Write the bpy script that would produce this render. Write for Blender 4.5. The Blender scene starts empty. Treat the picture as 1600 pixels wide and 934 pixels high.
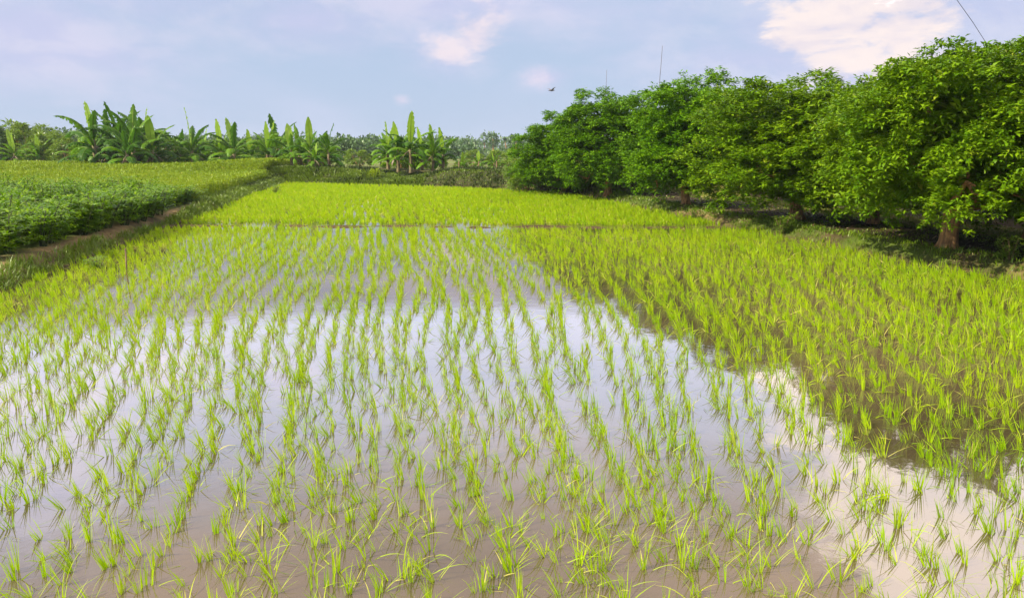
import bpy, math, random
import numpy as np
from mathutils import Vector

R = math.radians
rng = np.random.default_rng(7)
random.seed(7)
scene = bpy.context.scene
COL = scene.collection

# ------------------------------------------------------------------ camera
CAM_H = 1.9
FPX = 1155.0
PITCH = math.atan((467 - 238) / FPX)
cam_data = bpy.data.cameras.new("camera")
cam_data.sensor_width = 36
cam_data.lens = FPX / 1600 * 36
cam_data.clip_start = 0.05
cam_data.clip_end = 5000
cam = bpy.data.objects.new("camera", cam_data)
COL.objects.link(cam)
cam.location = (0, 0, CAM_H)
cam.rotation_euler = (math.pi / 2 - PITCH, 0, 0)
scene.camera = cam
CP, SP = math.cos(PITCH), math.sin(PITCH)


def ray(px, py):
    a, b = (px - 800) / FPX, (467 - py) / FPX
    v = np.array([a, CP + b * SP, -SP + b * CP])
    return v / np.linalg.norm(v)


def at(px, py, z=0.0):
    v = ray(px, py)
    t = (z - CAM_H) / v[2]
    return np.array([v[0] * t, v[1] * t, z])


def at_y(px, py, y):
    v = ray(px, py)
    t = y / v[1]
    return np.array([v[0] * t, y, CAM_H + v[2] * t])


def project(P):
    P = np.asarray(P, float)
    x, y, z = P[..., 0], P[..., 1], P[..., 2] - CAM_H
    d = y * CP - z * SP
    u = y * SP + z * CP
    d = np.where(d < 0.01, 0.01, d)
    return 800 + FPX * x / d, 467 - FPX * u / d


# ------------------------------------------------------------------ sun, sky, exposure
SUN_AZ = R(-112)      # measured clockwise from +Y: behind the camera, to the left
SUN_EL = R(39)
sun_data = bpy.data.lights.new("sun", 'SUN')
sun_data.energy = 5.0
sun_data.angle = R(0.6)
sun_data.color = (1.0, 0.90, 0.68)
sun = bpy.data.objects.new("sun", sun_data)
COL.objects.link(sun)
sd = Vector((math.sin(SUN_AZ) * math.cos(SUN_EL), math.cos(SUN_AZ) * math.cos(SUN_EL), math.sin(SUN_EL)))
sun.rotation_euler = sd.to_track_quat('Z', 'Y').to_euler()

scene.view_settings.view_transform = 'Standard'
scene.view_settings.look = 'None'
scene.view_settings.exposure = 0.7
scene.view_settings.gamma = 1.0
scene.view_settings.use_curve_mapping = False

world = bpy.data.worlds.new("World")
scene.world = world
world.use_nodes = True
wn = world.node_tree
wn.nodes.clear()


class NT:
    """small helper for node trees"""
    def __init__(self, tree):
        self.t = tree

    def n(self, typ, **kw):
        nd = self.t.nodes.new(typ)
        for k, v in kw.items():
            if k == 'inp':
                for kk, vv in v.items():
                    s = nd.inputs[kk]
                    if isinstance(vv, bpy.types.NodeSocket):
                        self.t.links.new(vv, s)
                    else:
                        s.default_value = vv
            else:
                setattr(nd, k, v)
        return nd

    def math(self, op, a, b=None, c=None, clamp=False):
        nd = self.t.nodes.new('ShaderNodeMath')
        nd.operation = op
        nd.use_clamp = clamp
        for i, v in enumerate((a, b, c)):
            if v is None:
                continue
            if isinstance(v, bpy.types.NodeSocket):
                self.t.links.new(v, nd.inputs[i])
            else:
                nd.inputs[i].default_value = v
        return nd.outputs[0]

    def mix(self, f, a, b, blend='MIX'):
        nd = self.t.nodes.new('ShaderNodeMix')
        nd.data_type = 'RGBA'
        nd.blend_type = blend
        for s, v in ((nd.inputs[0], f), (nd.inputs[6], a), (nd.inputs[7], b)):
            if isinstance(v, bpy.types.NodeSocket):
                self.t.links.new(v, s)
            else:
                s.default_value = v if not isinstance(v, tuple) else (*v[:3], 1)
        return nd.outputs[2]

    def ramp(self, f, lo, hi, a=0.0, b=1.0, smooth=True):
        nd = self.t.nodes.new('ShaderNodeMapRange')
        nd.interpolation_type = 'SMOOTHSTEP' if smooth else 'LINEAR'
        self.t.links.new(f, nd.inputs[0])
        for i, v in zip((1, 2, 3, 4), (lo, hi, a, b)):
            nd.inputs[i].default_value = v
        return nd.outputs[0]

    def noise(self, vec, scale, detail=4.0, rough=0.5, dist=0.0, out=0):
        nd = self.t.nodes.new('ShaderNodeTexNoise')
        if vec is not None:
            self.t.links.new(vec, nd.inputs['Vector'])
        nd.inputs['Scale'].default_value = scale
        nd.inputs['Detail'].default_value = detail
        nd.inputs['Roughness'].default_value = rough
        nd.inputs['Distortion'].default_value = dist
        return nd.outputs[out]


def build_sky():
    N = NT(wn)
    sky = N.n('ShaderNodeTexSky', sky_type='NISHITA')
    sky.sun_disc = False
    sky.sun_elevation = SUN_EL
    sky.sun_rotation = SUN_AZ
    sky.air_density = 1.0
    sky.dust_density = 1.6
    sky.ozone_density = 1.6
    tc = N.n('ShaderNodeTexCoord')
    d = tc.outputs['Generated']
    sep = N.n('ShaderNodeSeparateXYZ', inp={0: d})
    z = sep.outputs[2]
    # cloud texture coordinates: flattened so that clouds stretch sideways
    mp = N.n('ShaderNodeMapping', inp={'Vector': d, 'Scale': (1.0, 1.0, 2.4)})
    n1 = N.noise(mp.outputs[0], 3.2, 6, 0.55, 0.5)
    n2 = N.noise(mp.outputs[0], 11.0, 5, 0.6, 0.3)
    n3 = N.noise(mp.outputs[0], 1.5, 2, 0.5, 0.2)
    n4 = N.noise(mp.outputs[0], 26.0, 4, 0.6, 0.4)
    # thin pale veil over the blue air, most of it low down
    skyc = N.n('ShaderNodeVectorMath', operation='SCALE', inp={0: sky.outputs[0], 'Scale': 1.0})
    haze_f = N.ramp(z, 0.0, 0.55, 0.88, 0.60)
    base = N.mix(haze_f, skyc.outputs[0], (4.15, 5.15, 7.0))
    # lavender bands
    veil = N.math('MULTIPLY', N.ramp(n1, 0.40, 0.80), 0.6)
    base = N.mix(veil, base, (5.2, 5.6, 7.3))

    def blob(px, py, rad_px, sq=1.0, mirror=False, rough=0.5, tgt=None):
        v = ray(px, py).copy()
        if mirror:
            v[2] = -v[2]
        rad = rad_px / FPX
        sub = N.n('ShaderNodeVectorMath', operation='SUBTRACT', inp={0: d, 1: tuple(v)})
        sc = N.n('ShaderNodeVectorMath', operation='MULTIPLY', inp={0: sub.outputs[0], 1: (1, 1, sq)})
        ln = N.n('ShaderNodeVectorMath', operation='LENGTH', inp={0: sc.outputs[0]})
        q = N.math('DIVIDE', ln.outputs['Value'], rad)
        # edge broken by the noises
        q = N.math('ADD', q, N.math('MULTIPLY', N.math('SUBTRACT', n1, 0.5), -rough * 2.4))
        q = N.math('ADD', q, N.math('MULTIPLY', N.math('SUBTRACT', n2, 0.5), -rough * 2.2))
        q = N.math('ADD', q, N.math('MULTIPLY', N.math('SUBTRACT', n4, 0.5), -rough * 1.3))
        return q

    def cumulus(spec, lo, hi, colr, base, strength=1.0):
        m = None
        for s in spec:
            b = N.ramp(blob(*s), hi, lo)
            m = b if m is None else N.math('MAXIMUM', m, b)
        m = N.math('MULTIPLY', m, strength)
        # body shading of the cloud by its own billows
        c = N.mix(N.ramp(n2, 0.38, 0.62), tuple(w * q for w, q in zip((0.84, 0.87, 0.97), colr)), colr)
        return N.mix(m, base, c)

    # soft wide veils
    base = cumulus([(60, 60, 190, 2.6), (480, 30, 160, 3.0), (620, -10, 260, 4.0), (250, -60, 220, 2.0)],
                   0.0, 1.4, (6.1, 5.9, 7.4), base, 0.7)
    base = cumulus([(1330, 60, 330, 2.0), (1560, 20, 260, 1.5), (1180, 95, 190, 4.0), (850, 122, 45, 2.2), (700, 85, 75, 1.8)],
                   0.0, 1.4, (5.9, 5.9, 7.4), base, 0.7)
    # cumulus heads
    base = cumulus([(1330, 12, 100, 1.3, False, 1.1), (1255, 50, 66, 1.8, False, 1.1), (1410, 30, 90, 1.4, False, 1.1), (1340, -70, 120, 1.0, False, 1.0)],
                   0.4, 1.1, (8.5, 7.4, 7.1), base, 0.92)
    base = cumulus([(745, 58, 40, 1.1, False, 1.2), (700, 84, 55, 2.2, False, 1.2)], 0.0, 1.15, (8.0, 6.9, 7.2), base, 0.75)
    base = cumulus([(628, 156, 16, 1.5, False, 1.0), (855, 120, 40, 2.4, False, 1.2)], 0.0, 1.2, (7.0, 6.3, 7.3), base, 0.6)
    mid = N.math('MULTIPLY', N.math('MULTIPLY', N.ramp(z, 0.186, 0.225), N.ramp(z, 0.52, 0.32)), N.ramp(n3, 0.25, 0.55, 0.78, 1.0))  # bright band just above the view, added to whiten the water's reflection
    base = N.mix(N.math('MULTIPLY', mid, 0.85), base, (15.5, 17.2, 22.5))
    # unseen broken deck higher up, its warm tone set to tint the near water
    hi = N.math('MULTIPLY', N.ramp(z, 0.30, 0.60), N.ramp(n3, 0.30, 0.60))
    base = N.mix(N.math('MULTIPLY', hi, 0.75), base, (14.0, 10.6, 8.4))
    # the high bright cloud bank whose mirror image fills the water at the lower right
    base = cumulus([(1480, 720, 185, 0.9, True, 0.75), (1560, 880, 170, 0.8, True, 0.75), (1400, 640, 130, 1.0, True, 0.75),
                    (1300, 620, 90, 1.0, True, 0.75), (1620, 800, 220, 1.0, True, 0.3), (1620, 1040, 200, 1.0, True, 0.3)],
                   0.62, 1.12, (27, 23.5, 21.5), base, 1.0)
    base = cumulus([(60, 700, 150, 0.9, True, 0.5), (250, 590, 90, 1.7, True, 0.3), (450, 590, 60, 1.5, True, 0.3)],
                   0.3, 1.15, (19, 18.5, 22), base, 0.9)
    bg = N.n('ShaderNodeBackground', inp={0: base, 1: 0.075})
    out = N.n('ShaderNodeOutputWorld')
    wn.links.new(bg.outputs[0], out.inputs[0])


build_sky()


# ------------------------------------------------------------------ helpers
def tag(o, label=None, cat=None, group=None, kind=None):
    if label: o['label'] = label
    if cat: o['category'] = cat
    if group: o['group'] = group
    if kind: o['kind'] = kind
    return o


def mesh_np(name, verts, quads=None, tris=None, attrs=None, smooth=False):
    me = bpy.data.meshes.new(name)
    verts = np.asarray(verts, np.float32).reshape(-1, 3)
    nq = 0 if quads is None else len(quads)
    nt = 0 if tris is None else len(tris)
    me.vertices.add(len(verts))
    me.vertices.foreach_set('co', verts.ravel())
    loops = []
    if nq: loops.append(np.asarray(quads, np.int32).ravel())
    if nt: loops.append(np.asarray(tris, np.int32).ravel())
    loops = np.concatenate(loops)
    me.loops.add(len(loops))
    me.loops.foreach_set('vertex_index', loops)
    me.polygons.add(nq + nt)
    starts = np.concatenate([np.arange(nq) * 4, nq * 4 + np.arange(nt) * 3]).astype(np.int32)
    me.polygons.foreach_set('loop_start', starts)
    if smooth:
        me.polygons.foreach_set('use_smooth', np.ones(nq + nt, bool))
    for k, v in (attrs or {}).items():
        v = np.asarray(v, np.float32)
        if v.ndim == 2:
            a = me.attributes.new(k, 'FLOAT_COLOR', 'POINT')
            vv = np.ones((len(verts), 4), np.float32)
            vv[:, :3] = v
            a.data.foreach_set('color', vv.ravel())
        else:
            a = me.attributes.new(k, 'FLOAT', 'POINT')
            a.data.foreach_set('value', v)
    me.update(calc_edges=True)
    me.validate()
    return me


def link(name, me, mat=None, parent=None):
    o = bpy.data.objects.new(name, me)
    COL.objects.link(o)
    if mat is not None and len(me.materials) == 0:
        me.materials.append(mat)
    if parent is not None:
        o.parent = parent
    return o


def empty(name, loc, rz=0.0, sc=(1, 1, 1)):
    o = bpy.data.objects.new(name, None)
    COL.objects.link(o)
    o.location = loc
    o.rotation_euler = (0, 0, rz)
    o.scale = sc
    return o


class Soup:
    def __init__(self):
        self.v, self.q, self.a, self.b, self.n = [], [], [], [], 0

    def add(self, V, Q, tint, along):
        self.v.append(V.reshape(-1, 3)); self.q.append(Q + self.n)
        self.a.append(tint); self.b.append(along); self.n += len(self.v[-1])

    def mesh(self, name, smooth=False):
        return mesh_np(name, np.concatenate(self.v), np.concatenate(self.q),
                       attrs={'tint': np.concatenate(self.a), 'along': np.concatenate(self.b)}, smooth=smooth)


def blades(base, az, phi0, bend, length, width, K=3, profile='blade', tint=None, twist=None, fold=0.0):
    """vectorised strips: base (n,3); az direction of lean; phi0 angle off vertical at the root; bend extra angle at the tip"""
    n = len(base)
    s = np.linspace(0, 1, K + 1)
    phi = phi0[:, None] + bend[:, None] * s[None, :] ** 1.4
    dl = length[:, None] / K
    pm = (phi[:, 1:] + phi[:, :-1]) / 2
    r = np.concatenate([np.zeros((n, 1)), np.cumsum(np.sin(pm) * dl, 1)], 1)
    h = np.concatenate([np.zeros((n, 1)), np.cumsum(np.cos(pm) * dl, 1)], 1)
    ca, sa = np.cos(az)[:, None], np.sin(az)[:, None]
    P = np.stack([base[:, 0:1] + r * ca, base[:, 1:2] + r * sa, base[:, 2:3] + h], -1)
    if profile == 'blade':
        w = (1 - s ** 2.2) * 0.92 + 0.08
        w[0] *= 0.7
    else:
        w = np.sin(np.pi * np.clip(s * 0.93 + 0.05, 0, 1)) ** 0.8
        w[-1] = 0.05
    tw = np.zeros(n) if twist is None else twist
    side = np.stack([-np.sin(az), np.cos(az), np.zeros(n)], -1)[:, None, :]
    # the normal in the bending plane, used for twisting the blade about its own axis
    nrm = np.stack([np.cos(phi) * ca, np.cos(phi) * sa, -np.sin(phi)], -1)
    sv = side * np.cos(tw)[:, None, None] + nrm * np.sin(tw)[:, None, None]
    off = sv * (w[None, :, None] * width[:, None, None] / 2)
    L, Rr = P - off, P + off
    V = np.stack([L, Rr], 2)            # n,K+1,2,3
    idx = np.arange(n)[:, None] * (K + 1) * 2 + np.arange(K)[None, :] * 2
    Q = np.stack([idx, idx + 1, idx + 3, idx + 2], -1).reshape(-1, 4)
    if tint is None:
        tint = rng.random(n)
    T = np.repeat(tint, (K + 1) * 2)
    A = np.tile(np.repeat(s, 2), n)
    return V, Q, T, A


def tube(points, radii, seg=8):
    """tapered tube through points"""
    pts = [Vector(p) for p in points]
    V, Q = [], []
    up = Vector((0.13, 0.21, 0.97))
    prev = None
    for i, p in enumerate(pts):
        t = (pts[min(i + 1, len(pts) - 1)] - pts[max(i - 1, 0)]).normalized()
        if prev is None:
            a = t.cross(Vector((1, 0, 0)) if abs(t.x) < 0.8 else up).normalized()
        else:
            a = (prev - t * prev.dot(t)).normalized()
        prev = a
        b = t.cross(a)
        for k in range(seg):
            an = 2 * math.pi * k / seg
            V.append(p + (a * math.cos(an) + b * math.sin(an)) * radii[i])
    for i in range(len(pts) - 1):
        for k in range(seg):
            k2 = (k + 1) % seg
            Q.append((i * seg + k, i * seg + k2, (i + 1) * seg + k2, (i + 1) * seg + k))
    n = len(V)
    V.append(pts[-1]); tr = [((len(pts) - 1) * seg + k, (len(pts) - 1) * seg + (k + 1) % seg, n) for k in range(seg)]
    return np.array([tuple(v) for v in V]), np.array(Q), np.array(tr)


class Tubes:
    def __init__(self):
        self.v, self.q, self.t, self.n = [], [], [], 0

    def add(self, pts, rad, seg=8):
        v, q, t = tube(pts, rad, seg)
        self.v.append(v); self.q.append(q + self.n); self.t.append(t + self.n); self.n += len(v)

    def mesh(self, name):
        return mesh_np(name, np.concatenate(self.v), np.concatenate(self.q), np.concatenate(self.t), smooth=True)


# value noise for shapes
def vnoise(x, y, seed=0):
    xi, yi = np.floor(x).astype(int), np.floor(y).astype(int)
    xf, yf = x - xi, y - yi
    def hsh(a, b):
        h = (a * 374761393 + b * 668265263 + seed * 974711) & 0xffffffff
        h = ((h ^ (h >> 13)) * 1274126177) & 0xffffffff
        return ((h ^ (h >> 16)) & 0xffff) / 65535.0
    u, v = xf * xf * (3 - 2 * xf), yf * yf * (3 - 2 * yf)
    return (hsh(xi, yi) * (1 - u) + hsh(xi + 1, yi) * u) * (1 - v) + (hsh(xi, yi + 1) * (1 - u) + hsh(xi + 1, yi + 1) * u) * v


def fnoise(x, y, seed=0):
    return (vnoise(x, y, seed) + 0.5 * vnoise(x * 2.1, y * 2.1, seed + 1) + 0.25 * vnoise(x * 4.3, y * 4.3, seed + 2)) / 1.75


def poly_dist(P, poly):
    """signed distance, negative inside"""
    x, y = P[:, 0], P[:, 1]
    n = len(poly)
    dmin = np.full(len(P), 1e9)
    inside = np.zeros(len(P), bool)
    for i in range(n):
        ax, ay = poly[i]; bx, by = poly[(i + 1) % n]
        ex, ey = bx - ax, by - ay
        t = np.clip(((x - ax) * ex + (y - ay) * ey) / (ex * ex + ey * ey), 0, 1)
        dmin = np.minimum(dmin, np.hypot(x - ax - t * ex, y - ay - t * ey))
        c = ((ay > y) != (by > y)) & (x < (bx - ax) * (y - ay) / (by - ay + 1e-12) + ax)
        inside ^= c
    return np.where(inside, -dmin, dmin)


def poly_from_px(pts, z=0.0):
    return [tuple(at(px, py, z)[:2]) for px, py in pts]


def sstep(x, a, b):
    t = np.clip((x - a) / (b - a), 0, 1)
    return t * t * (3 - 2 * t)


# ------------------------------------------------------------------ layout of the land
left_edge = poly_from_px([(447, 286), (394, 304), (326, 334), (260, 354), (204, 376), (102, 417), (0, 459)])
far_edge = poly_from_px([(1750, 476), (1600, 440), (1500, 422), (1400, 405), (1300, 385), (1200, 365), (1100, 346), (1030, 330),
                         (960, 316), (900, 305), (850, 300), (700, 293), (560, 289)])
le = left_edge[-1]
PADDY = left_edge + [(le[0] + 0.3, 6.0), (-6.2, 1.0), (9.5, 1.0), (9.2, 8.0)] + far_edge
RIDGE = poly_from_px([(330, 353), (1075, 356)])


def on_ridge(P):
    (ax, ay), (bx, by) = RIDGE
    yy = ay + (P[:, 0] - ax) / (bx - ax) * (by - ay) + 0.12 * np.sin(P[:, 0] * 1.7)
    return np.abs(P[:, 1] - yy)


# field of leafy bushes on the left, at z = 0.28
FIELD_Z = 0.28
CASS = poly_from_px([(0, 418), (90, 392), (180, 362), (250, 342), (312, 321), (322, 305)], FIELD_Z)
CASS = CASS + [(-10.8, 26.0), (-18, 27.0), (-30, 29.5), (-34, 20), (-14, 7.0), (-7.6, 7.0)]


def height(P):
    x, y = P[:, 0], P[:, 1]
    d = poly_dist(P, PADDY)
    h = np.where(d < 0, -0.12 * sstep(-d, 0, 0.25), 0.0)
    bank = 0.20 * sstep(d, 0.0, 0.45)
    left = sstep(-x, 3.0, 7.0)
    far = sstep(y, 27, 32) * (1 - left) + sstep(y, 44, 49) * left
    far = far * sstep(y + x * 0.3, 30, 36)
    # the far bank is a real embankment
    bank = bank + far * 0.70 * sstep(d, 0.0, 1.5) * (1 - 0.5 * sstep(d, 4, 8))
    # left: the dike is a little higher than the bed behind it
    bank = bank + left * (1 - far) * (0.03 * sstep(d, 0.1, 0.5) * (1 - sstep(d, 0.9, 1.3)))
    h = np.where(d >= 0, bank + 0.05 * sstep(d, 0, 0.6) * (fnoise(x * 1.1, y * 1.1, 3) - 0.4), h)
    rd = on_ridge(P)
    h = np.where(d < 0, np.maximum(h, 0.035 - 0.16 * sstep(rd, 0.0, 0.28) + 0.05 * (fnoise(x * 2, y * 2, 9) - 0.5)), h)
    return h


def zat(x, y):
    return float(height(np.array([[x, y]]))[0])


# ------------------------------------------------------------------ materials
def new_mat(name):
    m = bpy.data.materials.new(name)
    m.use_nodes = True
    m.node_tree.nodes.clear()
    return m, NT(m.node_tree)


def out(N, sh):
    o = N.n('ShaderNodeOutputMaterial')
    N.t.links.new(sh, o.inputs[0])
    return o


def leaf_mat(name, ca, cb, base=None, tip=None, transl=0.35, tcol=None, rough=0.45, spec=0.5, bright=None, nscale=1.5, tipstart=0.8, basestop=0.2):
    """two leaf colours by the leaf's own tint, another at its foot and its tip"""
    m, N = new_mat(name)
    a = N.n('ShaderNodeAttribute', attribute_name='tint').outputs['Fac']
    s = N.n('ShaderNodeAttribute', attribute_name='along').outputs['Fac']
    oi = N.n('ShaderNodeObjectInfo')
    geo = N.n('ShaderNodeNewGeometry')
    nz = N.noise(geo.outputs['Position'], nscale, 3, 0.6)
    f = N.math('ADD', N.math('MULTIPLY', a, 0.6), N.math('MULTIPLY', nz, 0.8))
    f = N.ramp(f, 0.35, 1.05)
    c = N.mix(f, ca, cb)
    if bright:
        c = N.mix(N.ramp(a, 0.86, 0.97), c, bright)
    c = N.mix(N.math('MULTIPLY', oi.outputs['Random'], 0.25), c, N.mix(0.5, c, tuple(q * 0.6 for q in ca)))
    if base:
        c = N.mix(N.ramp(s, basestop, 0.0), c, base)
    if tip:
        c = N.mix(N.math('MULTIPLY', N.ramp(s, tipstart, 1.0), N.ramp(a, 0.3, 0.9)), c, tip)
    p = N.n('ShaderNodeBsdfPrincipled', inp={'Base Color': c, 'Roughness': rough, 'Specular IOR Level': spec})
    t = N.n('ShaderNodeBsdfTranslucent', inp={'Color': N.mix(0.5, c, tcol or cb)})
    mx = N.n('ShaderNodeMixShader', inp={0: transl, 1: p.outputs[0], 2: t.outputs[0]})
    out(N, mx.outputs[0])
    return m


M = {}
M['rice'] = leaf_mat('rice_leaf', (0.21, 0.42, 0.003), (0.44, 0.59, 0.003), base=(0.28, 0.22, 0.035), tip=(0.58, 0.54, 0.08),
                     transl=0.42, tcol=(0.52, 0.68, 0.003), rough=0.45, spec=0.18, bright=(0.60, 0.56, 0.14), nscale=0.8, basestop=0.32)
M['mango'] = leaf_mat('mango_leaf', (0.06, 0.17, 0.003), (0.165, 0.33, 0.003), transl=0.22, tcol=(0.18, 0.40, 0.005),
                      rough=0.5, spec=0.13, bright=(0.19, 0.27, 0.02), nscale=0.7)
M['mango_yellow'] = leaf_mat('mango_leaf_yellow', (0.07, 0.175, 0.003), (0.195, 0.32, 0.004), transl=0.24, tcol=(0.25, 0.44, 0.005),
                             rough=0.5, spec=0.13, bright=(0.26, 0.30, 0.025), nscale=0.7)
M['cassava'] = leaf_mat('bush_leaf', (0.065, 0.17, 0.002), (0.22, 0.36, 0.003), transl=0.22, tcol=(0.18, 0.40, 0.003), nscale=0.9, spec=0.1,
                        bright=(0.22, 0.32, 0.008))
M['crop'] = leaf_mat('crop_leaf', (0.14, 0.25, 0.003), (0.27, 0.37, 0.005), transl=0.3, tcol=(0.3, 0.36, 0.02), nscale=0.22,
                     bright=(0.42, 0.40, 0.06), spec=0.2)
M['banana'] = leaf_mat('banana_leaf', (0.045, 0.14, 0.004), (0.14, 0.29, 0.005), transl=0.32, tcol=(0.20, 0.42, 0.01), rough=0.45, spec=0.2, nscale=0.4,
                       bright=(0.22, 0.32, 0.03))
M['banana_dark'] = leaf_mat('banana_dark_leaf', (0.022, 0.08, 0.004), (0.055, 0.15, 0.006), transl=0.3, tcol=(0.12, 0.30, 0.01), rough=0.5, spec=0.15, nscale=0.4, bright=(0.12, 0.2, 0.02))
M['banana_young'] = leaf_mat('banana_young_leaf', (0.18, 0.33, 0.02), (0.28, 0.42, 0.03), transl=0.4, tcol=(0.35, 0.55, 0.03), rough=0.35, nscale=0.4)
M['weed'] = leaf_mat('weed_leaf', (0.09, 0.18, 0.004), (0.19, 0.28, 0.006), transl=0.25, tcol=(0.2, 0.3, 0.02), base=(0.14, 0.11, 0.05), nscale=0.7,
                     bright=(0.30, 0.26, 0.10))
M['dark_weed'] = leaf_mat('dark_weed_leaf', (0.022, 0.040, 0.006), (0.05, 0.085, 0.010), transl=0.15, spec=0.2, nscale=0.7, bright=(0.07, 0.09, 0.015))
M['far_leaf'] = leaf_mat('far_leaf', (0.045, 0.115, 0.028), (0.085, 0.17, 0.030), transl=0.2, nscale=0.05)
M['bush_leaf'] = leaf_mat('bright_bush_leaf', (0.10, 0.19, 0.012), (0.19, 0.30, 0.02), transl=0.3, tcol=(0.3, 0.45, 0.02), nscale=0.4,
                          bright=(0.34, 0.38, 0.04))
M['litter'] = leaf_mat('litter', (0.06, 0.035, 0.015), (0.16, 0.10, 0.045), transl=0.05, bright=(0.42, 0.33, 0.2), nscale=2.0)


def bark(name, a, b, sc=6):
    m, N = new_mat(name)
    tc = N.n('ShaderNodeTexCoord')
    mp = N.n('ShaderNodeMapping', inp={'Vector': tc.outputs['Object'], 'Scale': (1, 1, 0.25)})
    nz = N.noise(mp.outputs[0], sc * 3, 6, 0.65)
    c = N.mix(N.ramp(nz, 0.35, 0.65), a, b)
    bp = N.n('ShaderNodeBump', inp={'Strength': 0.6, 'Distance': 0.03, 'Height': nz})
    p = N.n('ShaderNodeBsdfPrincipled', inp={'Base Color': c, 'Roughness': 0.85, 'Normal': bp.outputs[0]})
    out(N, p.outputs[0])
    return m


M['bark'] = bark('mango_bark', (0.13, 0.065, 0.025), (0.40, 0.21, 0.08))
M['pale_bark'] = bark('pale_bark', (0.22, 0.20, 0.15), (0.4, 0.36, 0.27))
M['stem'] = bark('banana_stem', (0.13, 0.08, 0.045), (0.26, 0.22, 0.10), 2)
M['wood'] = bark('stake_wood', (0.10, 0.06, 0.03), (0.22, 0.14, 0.08), 10)
M['green_stem'] = bark('green_stem', (0.03, 0.045, 0.01), (0.07, 0.09, 0.02), 10)
M['wire'] = bark('wire_dark', (0.12, 0.12, 0.14), (0.18, 0.18, 0.2), 3)
M['concrete'] = bark('post_concrete', (0.22, 0.21, 0.17), (0.34, 0.32, 0.26), 3)
M['feather'] = bark('bird_feather', (0.10, 0.09, 0.10), (0.2, 0.18, 0.18), 9)


def water_mat():
    m, N = new_mat('water_muddy')
    geo = N.n('ShaderNodeNewGeometry')
    pos = geo.outputs['Position']
    a = N.noise(pos, 0.35, 3, 0.5)
    b = N.noise(pos, 4.0, 4, 0.6)
    c = N.mix(N.ramp(a, 0.35, 0.65), (0.060, 0.045, 0.026), (0.115, 0.083, 0.052))
    c = N.mix(N.ramp(b, 0.52, 0.70, 0, 0.55), c, (0.08, 0.062, 0.035))
    w1 = N.noise(pos, 9.0, 3, 0.5, 0.4)
    w2 = N.noise(pos, 1.2, 2, 0.5)
    hgt = N.math('ADD', N.math('MULTIPLY', w1, 0.25), w2)
    bp = N.n('ShaderNodeBump', inp={'Strength': 0.10, 'Distance': 0.02, 'Height': hgt})
    p = N.n('ShaderNodeBsdfPrincipled', inp={'Base Color': c, 'Roughness': 0.035, 'IOR': 2.2, 'Specular IOR Level': 0.5,
                                             'Normal': bp.outputs[0]})
    out(N, p.outputs[0])
    return m


def ground_mat():
    m, N = new_mat('ground_soil')
    col = N.n('ShaderNodeAttribute', attribute_name='soil').outputs['Color']
    geo = N.n('ShaderNodeNewGeometry')
    pos = geo.outputs['Position']
    a = N.noise(pos, 2.2, 6, 0.65)
    b = N.noise(pos, 14.0, 5, 0.7)
    f = N.math('ADD', N.math('MULTIPLY', a, 0.6), N.math('MULTIPLY', b, 0.5))
    k = N.ramp(f, 0.35, 0.75, 0.62, 1.4)
    sc = N.n('ShaderNodeVectorMath', operation='SCALE', inp={0: col, 'Scale': k})
    bp = N.n('ShaderNodeBump', inp={'Strength': 0.7, 'Distance': 0.05, 'Height': f})
    p = N.n('ShaderNodeBsdfPrincipled', inp={'Base Color': sc.outputs[0], 'Roughness': 0.9, 'Normal': bp.outputs[0], 'Specular IOR Level': 0.2})
    out(N, p.outputs[0])
    return m


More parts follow.
